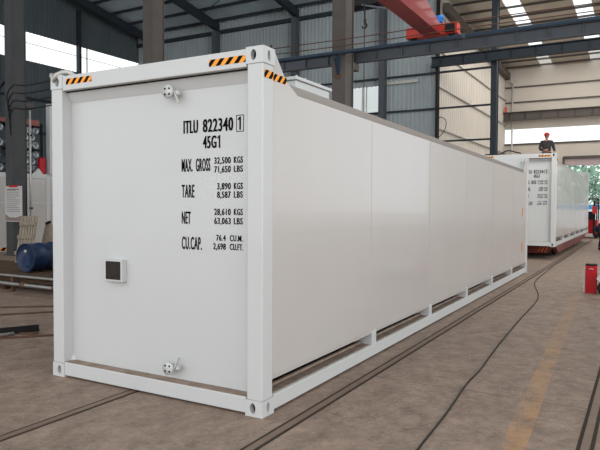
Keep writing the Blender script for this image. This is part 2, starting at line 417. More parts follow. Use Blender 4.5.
# far hall roof with skylight strips
def far_z(y): return 12.85 + .045*(48-y)
mb = MB(); FS = [(-4.9, -4.0), (-1.32, -.38), (2.2, 3.1), (5.8, 6.7)]
xs = [XS-.1] + [v for s_ in FS for v in s_] + [16.0]
def far_panel(mb, x0, x1, y0, y1, t_=.06):
    mb.add([(x, y, far_z(y)+h) for x in (x0, x1) for y in (y0, y1) for h in (0, t_)],
           [(0, 1, 3, 2), (4, 6, 7, 5), (0, 4, 5, 1), (2, 3, 7, 6), (0, 2, 6, 4), (1, 5, 7, 3)])
for i in range(0, len(xs), 2): far_panel(mb, xs[i], xs[i+1], 29.3, 48.2)
c2 = struct(mb.build('ceiling_far', M['roof_far']))
mb = MB()
for s_ in FS: far_panel(mb, s_[0], s_[1], 29.3, 48.2, .02)
struct(mb.build('window_5', M['pane']))
for i in range(11):
    y = 30.4+i*1.7
    g = MB(); g.box(XS, 16, y-.03, y+.03, far_z(y)-.14, far_z(y)-.005); g.build('purlin', M['column'], c2)
g = MB(); g.bar((XS+.3, 30, far_z(30)-.9), (XS+.3, 47.8, far_z(47)-.7), .3, .5); g.build('wall_truss', M['column'], c2)

# ------------------------------------------------------------------ steel columns
def column(name, x, y, z1, b, h, m_, label, group='steel columns of the hall', parts=True):
    t = empty(name, (x, y, 0)); tag(t, label, 'column', group)
    g = MB(); g.box(-b/2, b/2, -h/2, -h/2+.025, 0, z1); g.build('flange', m_, t)
    g = MB(); g.box(-b/2, b/2, h/2-.025, h/2, 0, z1); g.build('flange', m_, t)
    g = MB(); g.box(-.06, b/2-.03, -h/2+.025, h/2-.025, 0, z1); g.build('web', m_, t)
    g = MB(); g.box(-b/2-.08, b/2+.08, -h/2-.08, h/2+.08, 0, .03); g.build('base_plate', m_, t)
    return t
cA = column('steel_column', -15.3, 8.8, 13.9, .36, .52, M['column_cool'], 'dark steel column with paper notice hung on it, left of the white container', 'tall crane columns')
cC = column('steel_column', -9.33, 8.8, 13.9, .36, .46, M['column'], 'dark steel column rising behind the top beam of the front white container', 'tall crane columns')
cD = column('steel_column', -3.55, 8.8, 13.9, .34, .44, M['column'], 'brown-grey steel column with stencilled mark beside the crane runway beam', 'tall crane columns')
g = MB(); g.lathe((-.02, -.221, 4.62), (0, -1, 0), [(0, .09), (.004, .09), (.004, .055), (0, .055)], 14); g.box(-.06, .02, -.224, -.221, 4.58, 4.66)
g.build('painted_mark', M['rust'], cD)
for t in (cA, cC, cD):
    g = MB(); g.box(-.15, .15, .24, .58, 4.84, 5.0)
    g.build('crane_bracket', M['column'], t)
g = MB(); g.box(-.06, .02, -.4, -.22, 4.97, 5.03); g.prism([(-.4, 4.97), (-.22, 4.97), (-.22, 4.62)], 0, -.04, .02)
g.build('wire_bracket', M['rail_blue'], cD)
for x, lab in ((-22.35, 'grey wall column under the roof rafter, above the container front beam'), (-16.3, 'grey wall column seen between front container wedge and brown-grey column'),
               (-10.55, 'grey wall column standing beside the bright wall window')):
    column('wall_column', x, 28.6, 13.1, .32, .5, M['beam'], lab, 'columns along the back wall')
column('wall_column', -7.42, 28.75, 12.9, .14, .3, M['hole'], 'slim dark post where the grey corrugated wall ends', 'columns along the back wall')
cE = column('wall_column', -4.42, 28.9, 13.6, .3, .5, M['rafter'], 'tall dark column at the opening into the far hall', 'columns along the back wall')
for y, lab in ((23.6, 'pale blue column dividing the bright window band on the left wall'), (17.7, 'column on left wall hidden partly behind the notice column')):
    t = empty('wall_column', (XL+.2, y, 0)); tag(t, lab, 'column', 'columns along the left wall')
    g = MB(); g.box(-.15, .15, -.09, .09, 0, 14.2); g.build('flange', M['rafter'], t)
t = empty('drain_pipe', (-7.0, 47.7, 0)); tag(t, 'pale vertical drain pipe in the far corner by the window strip', 'pipe')
g = MB(); g.tube([(0, 0, 0), (0, 0, 11.6)], .07, 10); g.build('pipe', M['galv'], t)
g = MB(); g.box(-.12, .12, -.12, .12, 11.6, 11.9); g.build('hopper', M['galv'], t)

# ------------------------------------------------------------------ runway beams
def ibeam(name, x0, x1, y, z0, z1, b, m_, label, flange_m=None, stiff=1.0, hy=0):
    t = empty(name, (x0, y, z0)); tag(t, label, 'beam')
    L_ = x1-x0; H_ = z1-z0
    g = MB(); g.box(0, L_, -b/2, b/2, H_-.04, H_); g.build('top_flange', flange_m or m_, t)
    g = MB(); g.box(0, L_, -b/2*.8, b/2*.8, 0, .03); g.build('bottom_flange', m_, t)
    g = MB(); g.box(0, L_, -.012, .012, .03, H_-.04); g.build('web', m_, t)
    g = MB(); n = int(L_/stiff)
    for i in range(n): g.box(i*stiff+.5, i*stiff+.515, -b/2*.75, b/2*.75, .03, H_-.04)
    g.build('stiffener', m_, t)
    return t
ibeam('runway_beam', -9.6, 9, 9.25, 5.01, 5.29, .17, M['beam'], 'near blue-grey crane runway beam carrying the red crane end', M['rail_blue'], .62)
t = empty('crane_track', (-9.6, 9.25, 5.29)); tag(t, 'dark steel crane rail running along the near runway beam', 'rail')
g = MB(); g.box(0, 18.6, -.03, .03, 0, .05); g.build('rail_head', M['rail_blue'], t)
ibeam('runway_beam', -7.6, 12, 28.25, 9.1, 9.62, .4, M['rafter'], 'dark crane runway beam across the opening to the far hall', None, 1.2)
t = ibeam('runway_beam', XS+.05, 12, 47.3, 8.55, 9.22, .4, M['column'], 'grey crane runway beam on the far end wall above the window strip', None, 1.2)
g = MB(); g.box(.1, .25, -.15, .0, .67, 1.1); g.build('end_stop', M['red'], t)
t = empty('conductor_rail', (-5.3, 8.42, 5.03)); tag(t, 'dark blue conductor rail passing in front of the brown-grey column', 'rail')
g = MB(); g.box(0, 14, -.05, .05, .02, .085); g.build('rail_head', M['rail_blue'], t, .01)
for x in (-.02, 4.6, 9.2, 13.95): g = MB(); g.box(x, x+.06, -.06, .06, .01, .095); g.build('joint_clamp', M['beam'], t)
def wire(label, pts, r_=.011, name='conductor_wire', m_='rust', group='conductor wires along the runway'):
    g = MB(); g.tube(pts, r_, 6); return tag(g.build(name, M[m_]), label, 'wire', group)
for z, lab in ((5.36, 'upper thin conductor wire above the near runway beam'), (5.22, 'lower thin conductor wire just over the near runway beam')):
    wire(lab, [(-5.3+i*2.4, 8.35, z-(.02 if i % 2 else 0)) for i in range(6)])
t = empty('wire_hanger', (-5.2, 8.35, 5.13)); tag(t, 'small steel hanger holding the ends of the two conductor wires', 'hanger')
g = MB(); g.box(-.02, .02, -.03, .0, 0, .32); g.build('strap', M['rust'], t)

# ------------------------------------------------------------------ red crane over the near bay
t = empty('bridge_crane', (-1.585, 9.25, 5.345)); tag(t, 'red overhead bridge crane running toward the camera from the runway beam', 'crane')
g = MB(); g.box(-.575, .575, -.12, .12, .04, .27); g.build('end_truck', M['red'], t, .01)
for x in (-.42, .42):
    g = MB(); g.lathe((x, -.07, .08), (0, 1, 0), [(0, 0), (0, .08), (.14, .08), (.14, 0)], 18); g.build('wheel', M['hole'], t)
g = MB()
poly = [(.1, .03), (.1, .2), (-1.5, .62), (-18.0, .62), (-18.0, .03)]
g.prism([(y, z+.05) for y, z in poly], 0, -.13, .18); g.build('girder', M['red_dark'], t, .01)
g = MB(); g.box(-.16, .21, -18, -.15, .045, .075); g.build('girder_flange', M['red_dark'], t)
g = MB(); g.box(.0, .15, .16, .3, .40, .50); g.lathe((.08, .23, .51), (1, 0, 0), [(-.09, 0), (-.09, .05), (.09, .05), (.09, 0)], 16); g.box(.05, .11, .1, .2, .1, .42)
g.build('drive_motor', M['blue'], t)
g = MB(); g.box(.33, .53, -.2, -.125, .06, .22); g.build('gear_box', M['hole'], t)

# hoist of the next bay
t = empty('electric_hoist', (-5.45, 15.0, 7.75)); tag(t, 'dark electric hoist with hanging hook in front of the back wall', 'hoist')
g = MB(); g.box(-.75, .3, -.2, .2, .55, .95); g.build('body', M['hole'], t, .03)
g = MB(); g.lathe((.25, 0, .72), (1, 0, 0), [(0, 0), (0, .24), (.35, .24), (.38, .18), (.38, 0)], 20); g.build('motor', mat('dark_blue_motor', (58, 70, 96), .4), t)
g = MB(); g.bar((-.3, -.22, .56), (.6, -.22, .3), .05, .05); g.bar((.6, -.22, .3), (.75, -.22, .7), .05, .05); g.build('guard_frame', M['beam'], t)
g = MB(); g.tube([(-.27, 0, .56), (-.27, 0, .12)], .02, 6); g.build('chain', M['hole'], t)
g = MB(); g.tube([(-.27, 0, .14), (-.27, 0, .02), (-.2, 0, -.08), (-.26, 0, -.16), (-.36, 0, -.12), (-.38, 0, -.04)], [.05, .05, .035, .03, .025, .01], 8); g.build('hook', M['hole'], t)
g = MB(); g.box(-1.0, 12, -.18, .18, .95, 1.5); g.build('carrier_beam', M['rafter'], t)
t = empty('pendant_cable', (-5.62, 14.72, 0)); tag(t, 'thin hanging control cable dropping from the dark hoist', 'cable')
g = MB(); g.tube([(0, 0, 1.2), (.01, 0, 4), (0, 0, 8.35), (0, .055, 8.42)], .016, 6); g.build('line', M['cable'], t)
g = MB(); g.box(-.05, .05, -.04, .04, .98, 1.2); g.build('control_box', M['orange'], t)

# ------------------------------------------------------------------ containers
W, L, H = 2.438, 12.192, 2.896
TEXT = [('ITLU', -.89, -.73, 2.275, 2.385), ('822340', -.68, -.365, 2.275, 2.385), ('1', -.322, -.284, 2.277, 2.385), ('45G', -.68, -.535, 2.14, 2.245), ('1', -.528, -.492, 2.14, 2.245)]
TEXT2 = [('MAX.', -.91, -.79, 1.95, 2.06), ('GROSS', -.755, -.6, 1.95, 2.06), ('32,500', -.56, -.39, 2.01, 2.063), ('KGS', -.36, -.27, 2.01, 2.063), ('71,650', -.56, -.39, 1.937, 1.99), ('LBS', -.36, -.27, 1.937, 1.99),
 ('TARE', -.91, -.77, 1.73, 1.84), ('3,890', -.53, -.39, 1.797, 1.85), ('KGS', -.36, -.27, 1.797, 1.85), ('8,587', -.53, -.39, 1.727, 1.78), ('LBS', -.36, -.27, 1.727, 1.78),
 ('NET', -.91, -.81, 1.505, 1.61), ('28,610', -.56, -.39, 1.585, 1.638), ('KGS', -.36, -.27, 1.585, 1.638), ('63,063', -.56, -.39, 1.51, 1.563), ('LBS', -.36, -.27, 1.51, 1.563),
 ('CU.CAP.', -.91, -.69, 1.285, 1.395), ('76.4', -.54, -.44, 1.37, 1.42), ('CU.M.', -.4, -.27, 1.37, 1.42), ('2,698', -.57, -.44, 1.298, 1.35), ('CU.FT.', -.4, -.265, 1.298, 1.35)]
PANEL = .12
def stripes(mb, o, du, dv, n, w_, h_):
    """n slanted black/orange bands on the rectangle o + du*w_ x dv*h_"""
    o, du, dv = Vector(o), Vector(du), Vector(dv); s_ = .55*h_*1.6; step = w_/n
    def q(a, b, mi):
        lo0, lo1 = a-s_/2, b-s_/2; hi0, hi1 = a+s_/2, b+s_/2
        c_ = lambda v: min(max(v, 0), w_)
        P_ = [(lo0, 0), (lo1, 0), (hi1, h_), (hi0, h_)]; out = []
        def clip(P, keep, xv):
            R_ = []
            for i in range(len(P)):
                A, B = P[i], P[(i+1) % len(P)]
                if keep(A[0]): R_.append(A)
                if keep(A[0]) != keep(B[0]):
                    k = (xv-A[0])/(B[0]-A[0]); R_.append((xv, A[1]+(B[1]-A[1])*k))
            return R_
        P_ = clip(P_, lambda v: v >= 0, 0)
        P_ = clip(P_, lambda v: v <= w_, w_) if P_ else P_
        if len(P_) >= 3: mb.add([o+du*a_+dv*b_ for a_, b_ in P_], [tuple(range(len(P_)))], mi)
    for i in range(-1, n+1): q(i*step, (i+1)*step, i % 2)
def top_z(y): return 2.60-.13*(y/12.0)
def casting(x0, y0, z0, sx, sy_, parent):
    """corner casting; sx, sy_ = outward directions of its holed faces"""
    a, b, c = .162, .17, .13
    xi, xo = (x0-a*sx, x0) ; yi, yo = (y0-b*sy_, y0)
    X0, X1, Y0, Y1 = min(xi, xo), max(xi, xo), min(yi, yo), max(yi, yo); Z0, Z1 = z0, z0+c
    g = MB()
    if sy_ < 0: g.holed((X0, Y0, Z0), (1, 0, 0), (0, 0, 1), a, c, a/2-.01*sx, c/2, .026, .042, .05)
    else: g.holed((X1, Y1, Z0), (-1, 0, 0), (0, 0, 1), a, c, a/2, c/2, .026, .042, .05)
    if sx > 0: g.holed((X1, Y0, Z0), (0, 1, 0), (0, 0, 1), b, c, b/2, c/2, .022, .042, .05)
    else: g.holed((X0, Y1, Z0), (0, -1, 0), (0, 0, 1), b, c, b/2, c/2, .022, .042, .05)
    ix, iy = (X0 if sx > 0 else X1), (Y1 if sy_ < 0 else Y0)
    g.add([(ix, Y0, Z0), (ix, Y1, Z0), (ix, Y1, Z1), (ix, Y0, Z1)], [(0, 1, 2, 3)])
    g.add([(X0, iy, Z0), (X1, iy, Z0), (X1, iy, Z1), (X0, iy, Z1)], [(0, 1, 2, 3)])
    for z in (Z0, Z1): g.add([(X0, Y0, z), (X1, Y0, z), (X1, Y1, z), (X0, Y1, z)], [(0, 1, 2, 3)])
    return g.build('corner_casting', [M['white'], M['hole']], parent)

def valve(x, z, up, parent):
    y0 = PANEL
    g = MB(); g.lathe((x, y0, z), (0, -1, 0), [(0, .026), (.075, .026), (.075, .056), (.1, .056), (.1, 0)], 24)
    fl = g.build('flange', M['white'], parent)
    for k in range(4):
        t_ = PI/4+k*PI/2
        b = MB(); b.lathe((x+.033*math.cos(t_), y0-.1, z+.033*math.sin(t_)), (0, -1, 0), [(0, .0095), (.003, .0095), (.003, 0)], 10); b.build('bolt_hole', M['hole'], fl)  # raised dark disc painting the shade of a hole in the flange
    g = MB(); g.bar((x+.05, y0-.06, z+.01*up), (x+.1, y0-.06, z+.015*up), .03, .035); g.build('lever_boss', M['white'], fl)
    g = MB(); g.bar((x+.06, y0-.08, z-.0*up), (x+.115, y0-.08, z+.105*up), .014, .014); g.build('lever', M['galv'], fl)
    return fl

def container(loc, label, serial, check, full=True):
    C = empty('tank_container', loc); tag(C, label, 'container', 'white bulk containers on the track')
    wm = M['white']
    for x, sx in ((0, 1), (-W, -1)):
        for y, sy_ in ((0, -1), (L, 1)):
            for z in (0, H-.13): casting(x, y, z, sx, sy_, C)
            g = MB(); xa, xb = (-.15, -.004) if sx > 0 else (-W+.004, -W+.15)
            ya, yb = (.004, .155) if sy_ < 0 else (L-.155, L-.004)
            g.box(xa, xb, ya, yb, .13, H-.13); g.build('corner_post', wm, C, .008)
    for e in (0, 1):
        def yy(a, b): return (a, b) if e == 0 else (L-b, L-a)
        g = MB(); g.box(-W+.162, -.162, *yy(.004, .14), 2.745, 2.885); g.build('end_header', wm, C, .006)
        g = MB(); g.box(-W+.162, -.162, *yy(.004, .13), .018, .145); g.build('end_sill', wm, C, .006)
        g = MB(); g.box(-W+.16, -.16, *yy(.012, .118), .145, .149); g.build('sill_dust', M['dusty'], C)
        g = MB(); ya, yb = yy(PANEL, PANEL+.03); g.box(-W+.15, -.15, ya, yb, .14, 2.75)
        g.build('end_panel', wm, C)
        g = MB(); ya, yb = yy(PANEL-.0012, PANEL); g.box(-W+.15, -.15, ya, yb, 1.963, 1.969); g.build('weld_seam', wm, C)
        g = MB()
        y0 = PANEL if e == 0 else L-PANEL; s_ = -1 if e == 0 else 1
        g.add([(-W+.152, y0+s_*.05, 2.742), (-.152, y0+s_*.05, 2.742), (-.152, y0+s_*.002, 2.645), (-W+.152, y0+s_*.002, 2.645)], [(0, 1, 2, 3)])
        g.build('header_chamfer', wm, C)
        g = MB(); ya, yb = yy(.058, .072); g.box(-W+.152, -.152, ya, yb, 2.735, 2.746); g.build('joint_strip', M['under'], C)  # dark strip along the joint under the header
        for x0, k in ((-W+.15, 1), (-.15, -1)):
            for z0, q in ((.148, 1), (2.70, -1)):
                g = MB(); g.add([(x0, y0+s_*.001, z0), (x0+.045*k, y0+s_*.001, z0), (x0, y0+s_*.001, z0+.05*q), (x0, y0+s_*.035, z0)], [(0, 1, 2), (0, 1, 3), (0, 2, 3), (1, 2, 3)]); g.build('corner_gusset', wm, C)
    for sx in (1, -1):
        def xx(a, b): return (-b, -a) if sx > 0 else (-W+a, -W+b)       # distance in from the outer side plane
        g = MB(); g.box(*xx(.004, .12), .17, L-.17, .02, .145); g.build('bottom_rail', wm, C, .006)
        g = MB(); g.box(*xx(.03, .118), .17, L-.17, .145, .15); g.build('rail_dust', M['dusty'], C)
        g = MB(); g.box(*xx(.125, .15), .17, L-.17, .15, .175); g.build('inner_flange', M['dusty'], C)
        poly = [(.155, .29), (L-.155, .29), (L-.155, 2.893), (L-.187, 2.893), (L-.37, 2.685), (L-.56, top_z(L-.56)), (.56, top_z(.56)), (.37, 2.685), (.187, 2.893), (.155, 2.893)]
        g = MB(); g.prism(poly, 0, *xx(.016, .03)); sp_ = g.build('side_panel', M['white_side'], C)
        g = MB()
        for y in (2.18, 4.22, 6.22, 8.2, 10.2): g.box(*xx(.013, .018), y-.004, y+.004, .29, top_z(y))
        g.box(*xx(.013, .018), .16, L-.16, 1.425, 1.433); g.build('weld_seam', M['white_side'], sp_)
        g = MB(); g.box(*xx(.016, .06), .15, L-.15, .268, .292); g.build('skirt_fold', M['white_side'], C)
        # roof lip, a strip set back above the side sheet and leaning outward at its top
        ya, yb = .45, L-.45
        ins, out = (-.075, -.02) if sx > 0 else (-W+.075, -W+.02)
        g = MB(); v = []
        for y in (ya, yb):
            z = top_z(y); v += [(ins, y, z-.005), (out, y, z+.072), (out-.03*sx, y, z+.078), (ins-.03*sx, y, z-.005)]
        g.add(v, [(0, 1, 5, 4), (1, 2, 6, 5), (2, 3, 7, 6), (3, 0, 4, 7), (0, 3, 2, 1), (4, 5, 6, 7)]); g.build('roof_lip', M['white_side'], C)
        for y in (2.32, 4.34, 6.33, 8.26, 10.26):
            g = MB(); g.box(*xx(.006, .03), y-.12, y, .145, .30); g.prism([(.03, .15), (.30, .15), (.30, .30), (.03, .30)] if sx < 0 else [(-.03, .15), (-.30, .15), (-.30, .30), (-.03, .30)], 1, y-.12, y-.1) if sx > 0 else None
            g.box(*xx(.03, .3), y-.02, y, .15, .30); g.build('rail_gusset', wm, C)
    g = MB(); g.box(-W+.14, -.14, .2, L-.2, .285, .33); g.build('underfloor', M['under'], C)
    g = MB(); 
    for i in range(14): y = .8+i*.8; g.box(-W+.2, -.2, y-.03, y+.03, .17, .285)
    g.box(-1.35, -1.1, .3, L-.3, .06, .285); g.box(-.42, -.40, .2, L-.2, .03, .285); g.box(-W+.40, -W+.42, .2, L-.2, .03, .285); g.build('cross_member_and_light_block', M['under'], C)  # lengthwise centre beam is added to block light crossing underneath
    g = MB(); g.box(-W+.05, -.05, .16, L-.16, 1.97, 2.0); g.build('roof_deck', wm, C)
    g = MB(); g.box(-W+.17, -.17, .80, 1.46, 2.0, 2.79); g.build('hatch_coaming', wm, C, .01)
    g = MB(); g.box(-W+.15, -.15, .78, 1.48, 2.79, 2.82)
    for y in (.86, 1.02, 1.3): g.tube([(-.2, y, 2.82), (-.2, y, 2.845)], .012, 8)
    g.build('hatch_rim', wm, C, .01)
    g = MB(); g.box(-W+.3, -.3, 1.9, L-.5, 2.0, 2.46); g.build('roof_skin', wm, C)
    # markings
    g = MB(); stripes(g, (-2.225, .0025, 2.797), (1, 0, 0), (0, 0, 1), 8, .345, .055); g.build('warning_stripes', [M['black'], M['orange']], C)
    g = MB(); stripes(g, (-.525, .0025, 2.783), (1, 0, 0), (0, 0, 1), 8, .36, .055); g.build('warning_stripes', [M['black'], M['orange']], C)
    g = MB(); stripes(g, (-.002, .02, 2.655), (0, 1, 0), (0, 0, 1), 3, .13, .062); stripes(g, (-.0145, .17, 2.655), (0, 1, 0), (0, 0, 1), 5, .205, .058)
    g.build('warning_stripes', [M['black'], M['orange']], C)
    rows = [list(q) for q in TEXT]; rows[1][0] = serial; rows[2][0] = check
    for q in rows + TEXT2: lettering('lettering', [q], PANEL, C, M['black'], .002 if q in TEXT2 else .0042)
    g = MB(); bx = (-.337, -.262, 2.262, 2.398); t_ = .006
    for a in ((bx[0], bx[1], bx[2], bx[2]+t_), (bx[0], bx[1], bx[3]-t_, bx[3]), (bx[0], bx[0]+t_, bx[2], bx[3]), (bx[1]-t_, bx[1], bx[2], bx[3])): g.box(a[0], a[1], PANEL-.0015, PANEL+.001, a[2], a[3])
    g.build('check_digit_box', M['black'], C)
    valve(-.985, 2.63, -1, C)
    valve(-.99, .255, 1, C)
    # document plate holder
    g = MB(); g.box(-1.785, -1.565, PANEL-.06, PANEL, .96, 1.16); dp = g.build('plate_holder', wm, C, .003)
    g = MB(); g.box(-1.77, -1.585, PANEL-.063, PANEL-.055, .978, 1.145); g.build('dark_plate', M['plate_dark'], dp)
    for z0, z1 in ((1.43, 1.63), (.58, .80)):
        g = MB(); g.box(-.016, -.008, 11.44, 11.51, z0, z1); g.build('reflector', M['reflector'], C)
    # small shackle on the rear top casting
    g = MB(); g.tube([(-W-.0, .03, 2.87), (-W+.02, .0, 2.905), (-W+.06, -.01, 2.85), (-W+.08, .0, 2.9), (-W+.13, .04, 2.93), (-W+.2, .05, 2.925), (-W+.26, .06, 2.885)], .024, 8); g.build('lashing_shackle', M['galv'], C)
    return C
C1 = container((0, 0, 0), 'nearest white bulk container numbered 822340, standing on the floor', '822340', '1')
C2 = container((.17, 16.2, .42), 'white container with a worker on top, on the red cart by the far door', '822341', '2')

g = MB(); g.tube(cable_pts([(-2.02, 16.28, 3.333), (-1.9, 16.27, 3.331), (-1.54, 16.27, 3.34), (-1.38, 16.27, 3.41), (-1.27, 16.27, 3.44), (-1.11, 16.27, 3.40), (-.89, 16.26, 3.334)]), .022, 6)
tag(g.build('lifting_sling', M['cable']), 'dark lifting sling lying along the top beam of the far container', 'sling')
g = MB(); g.tube(cable_pts([(-7.36, 28.575, 6.4), (-7.1, 28.5, 6.45), (-6.85, 28.5, 6.2), (-6.95, 28.5, 5.7), (-7.36, 28.575, 5.3)]), .02, 6)
tag(g.build('looped_cable', M['cable']), 'black cable loop hanging on the slim dark post by the beige wall', 'cable')

# ------------------------------------------------------------------ cart under the second container
t = empty('transfer_cart', (.17, 16.2, 0)); tag(t, 'low red transfer cart under the far white container', 'cart')
g = MB(); g.box(-1.9, -.5, 1.0, 11.8, .26, .41); g.build('deck', M['red_cart'], t)
for x in (-2.1, -.16):
    g = MB(); g.prism([(.9, .38), (1.6, .14), (9.4, .14), (11.9, .30), (11.9, .415), (.9, .415)], 0, x-.07, x+.07); g.build('side_beam', M['red_cart'], t)
g = MB(); g.prism([(-1.5, .40), (-.1, .40), (-.35, .15), (-1.1, .15)], 1, .92, 1.05); g.build('end_beam', M['red_cart'], t)
g = MB()
for i in range(3): g.bar((-.62+i*.1, .915, .2), (-.54+i*.1, .915, .36), .035, .012, up=(0, 1, 0))
g.build('end_stripes', M['reflector'], t)
for x in (-1.72, -.33):
    for y in (2.4, 8.8):
        g = MB(); g.lathe((x-.05, y, .125), (1, 0, 0), [(0, 0), (0, .12), (.1, .12), (.1, 0)], 18); g.build('wheel', M['hole'], t)

# ------------------------------------------------------------------ floor tracks
def floor_rail(x, lab):
    t = empty('floor_rail', (x, 0, 0)); tag(t, lab, 'rail', 'rails sunk in the floor')
    g = MB(); g.box(-.028, .028, -8, 30, -.05, .005); g.build('rail_head', mat('brown_rail_head', (128, 108, 94), .5, .2, .1, 6), t)
    for s_ in (-1, 1):
        g = MB(); g.box(s_*.042-.013, s_*.042+.013, -8, 30, -.05, .0015); g.build('groove', mat('dark_groove_brown', (58, 47, 40), .9), t)  # flat dark brown strip marking the groove beside the rail
    return t
floor_rail(-1.385, 'sunken floor rail passing under the middle of the front container')
floor_rail(.25, 'sunken floor rail running beside the right side of the front container')
floor_rail(2.24, 'sunken floor rail cut by the lower right edge of the photo')
pts = [(1.31, -1.4, .008), (1.28, -.5, .008), (1.25, .03, .008), (1.21, .89, .008), (1.15, 1.7, .008), (1.14, 2.31, .008), (1.07, 3.51, .008), (.99, 5.56, .008), (.94, 7.29, .008), (.82, 8.34, .008),
       (.57, 9.6, .008), (.46, 10.6, .012), (.40, 12.6, .012), (.36, 14.6, .012), (.36, 17.3, .012), (.36, 20.5, .012)]
g = MB(); g.tube(cable_pts(pts), .008, 6); tag(g.build('power_cable', M['cable']), 'thin black cable snaking along the floor beside the front container', 'cable')

# ------------------------------------------------------------------ left corner: timber bench, barrel, boards, steel
t = empty('timber_stack', (-9.0, 3.3, 0)); tag(t, 'low stack of brown timbers carrying the blue barrel', 'stack')
for j in range(2):
    for i in range(7):
        g = MB(); y0 = .25+i*.26; g.box(-3.5, 3.6, y0, y0+.24, .16+j*.075, .23+j*.075); g.build('timber', M['wood_brown'], t, .006)
for x in (-3.0, -1.2, .6, 2.4):
    g = MB(); g.box(x-.07, x+.07, .25, 2.05, 0, .16); g.build('bearer', M['wood_brown'], t)
t = empty('steel_pipe', (0, 0, 0)); tag(t, 'upper pale steel pipe lying along the front of the timber stack', 'pipe', 'pipes by the timber stack')
g = MB(); g.tube([(-12.5, 3.42, .30), (-5.0, 3.42, .30)], .028, 10); g.build('tube', M['steel'], t)
g = MB()
for x in (-11.5, -7.9, -5.3): g.box(x-.03, x+.03, 3.40, 3.46, 0, .275)
g.build('stand', M['rust'], t)
t = empty('steel_pipe', (0, 0, 0)); tag(t, 'lower pale steel pipe with joints in front of the timber stack', 'pipe', 'pipes by the timber stack')
g = MB(); g.tube([(-12.5, 3.28, .20), (-5.0, 3.22, .17)], .035, 10); g.build('tube', M['steel'], t)
for x in (-7.35, -6.45):
    g = MB(); g.lathe((x-.06, 3.24, .18), (1, 0, 0), [(0, .03), (0, .055), (.12, .055), (.12, .03)], 12); g.build('coupling', M['rust'], t)
g = MB()
for x in (-11, -8.3, -5.4): g.box(x-.03, x+.03, 3.2, 3.3, 0, .155)
g.build('stand', M['rust'], t)

t = empty('barrel', (-8.12, 3.85, .315)); tag(t, 'dark blue steel barrel lying on its side on the timbers', 'barrel')
prof = [(0, .0), (.012, .0), (.012, .265), (0, .272), (0, .288), (.02, .288), (.04, .278)]
for h in (.3, .6): prof += [(h-.03, .278), (h-.012, .29), (h+.012, .29), (h+.03, .278)]
prof += [(.84, .278), (.86, .288), (.88, .288), (.88, .272), (.868, .265), (.868, 0)]
g = MB(); g.lathe((0, 0, .288), (0, 1, 0), prof, 36); g.build('drum', M['barrel'], t)
g = MB(); g.lathe((0, .012, .41), (0, -1, 0), [(0, .035), (.015, .035), (.015, 0)], 12); g.build('bung', M['galv'], t)
g = MB(); g.lathe((.05, .012, .12), (0, -1, 0), [(0, .02), (.012, .02), (.012, 0)], 12); g.build('vent_plug', M['hole'], t)

t = empty('board_bundle', (-9.3, 4.95, .33)); tag(t, 'weathered slatted wooden pallet leaning upright behind the blue barrel', 'pallet')
for i in range(6):
    g = MB(); x = -.60+i*.095; g.bar((x, -.03, 0), (x-.06, .2, 1.06), .075, .025, up=(0, 1, 0)); g.build('slat', M['wood'], t)
for z in (.22, .58, .88):
    g = MB(); g.bar((-.67, -.065+z*.217, z), (-.12, -.065+z*.217, z+.02), .03, .08); g.build('cross_batten', M['wood'], t)
t = empty('plywood_offcut', (-9.44, 5.3, .33)); tag(t, 'short brown board leaning right of the slatted pallet', 'board')
g = MB(); g.bar((0, 0, 0), (.03, .2, .88), .42, .025, up=(0, 1, 0)); g.build('sheet', M['wood'], t)
g = MB(); g.bar((-.14, .18, .88), (.0, .18, .93), .06, .05); g.build('top_block', M['hole'], t)

def lying(name, p0, p1, w_, h_, m_, lab, cat='bar', group='steel offcuts on the floor'):
    g = MB(); g.bar(p0, p1, w_, h_); return tag(g.build(name, M[m_], None, .003), lab, cat, group)
g = MB(); g.bar((-5.15, -.03, .012), (-4.4, 1.32, .012), .16, .02); g.bar((-5.07, -.08, .05), (-4.32, 1.27, .05), .02, .08)
tag(g.build('steel_angle', M['hole']), 'dark steel angle bar lying on the floor left of the container', 'bar', 'steel offcuts on the floor')
g = MB(); g.tube([(-4.52, .3, .024), (-4.39, .95, .024)], .022, 10); tag(g.build('steel_tube', M['galv']), 'short pale steel tube beside the dark angle bar', 'tube', 'steel offcuts on the floor')
lying('steel_rod', (-4.36, 1.02, .013), (-4.18, 1.15, .013), .035, .025, 'rust', 'short rusty flat bar just right of the pale tube')
lying('steel_rod', (-4.33, .72, .012), (-3.6, 1.55, .012), .03, .022, 'rust', 'long thin rusty rod nearest the container corner')
lying('steel_strip', (-6.6, 2.0, .01), (-5.3, 3.0, .01), .05, .018, 'rust', 'dark strip on the floor in front of the pipes')
lying('steel_strip', (-5.95, 1.55, .01), (-5.1, 2.6, .01), .06, .018, 'rust', 'wider rusty strip lying between the pipes and the angle bar')

# notice on column
t = empty('notice_board', (-15.08, 8.52, 1.1)); tag(t, 'white paper notice with red heading hung on the dark column', 'notice')
g = MB(); g.box(-.42, .42, 0, .02, 0, 1.14); g.build('sheet', M['paper'], t)
g = MB(); g.box(-.22, .22, -.004, 0, 1.10, 1.17); g.build('red_heading', M['red_ext'], t)
g = MB()
for i in range(12):
    z = 1.0-i*.062; wd = .34-(.0 if i % 4 else .08)
    g.box(-.34, -.34+2*wd-random.random()*.1, -.003, 0, z, z+.018)
g.box(-.3, .3, -.003, 0, 1.02, 1.055); g.build('printed_lines', M['print'], t)
g = MB(); g.prism([(-.40, .03), (.40, .02), (.40, .2), (.1, .13), (-.2, .14), (-.40, .24)], 1, -.004, 0); g.build('printed_picture', mat('brown_grey_print', (140, 122, 118), .7), t)

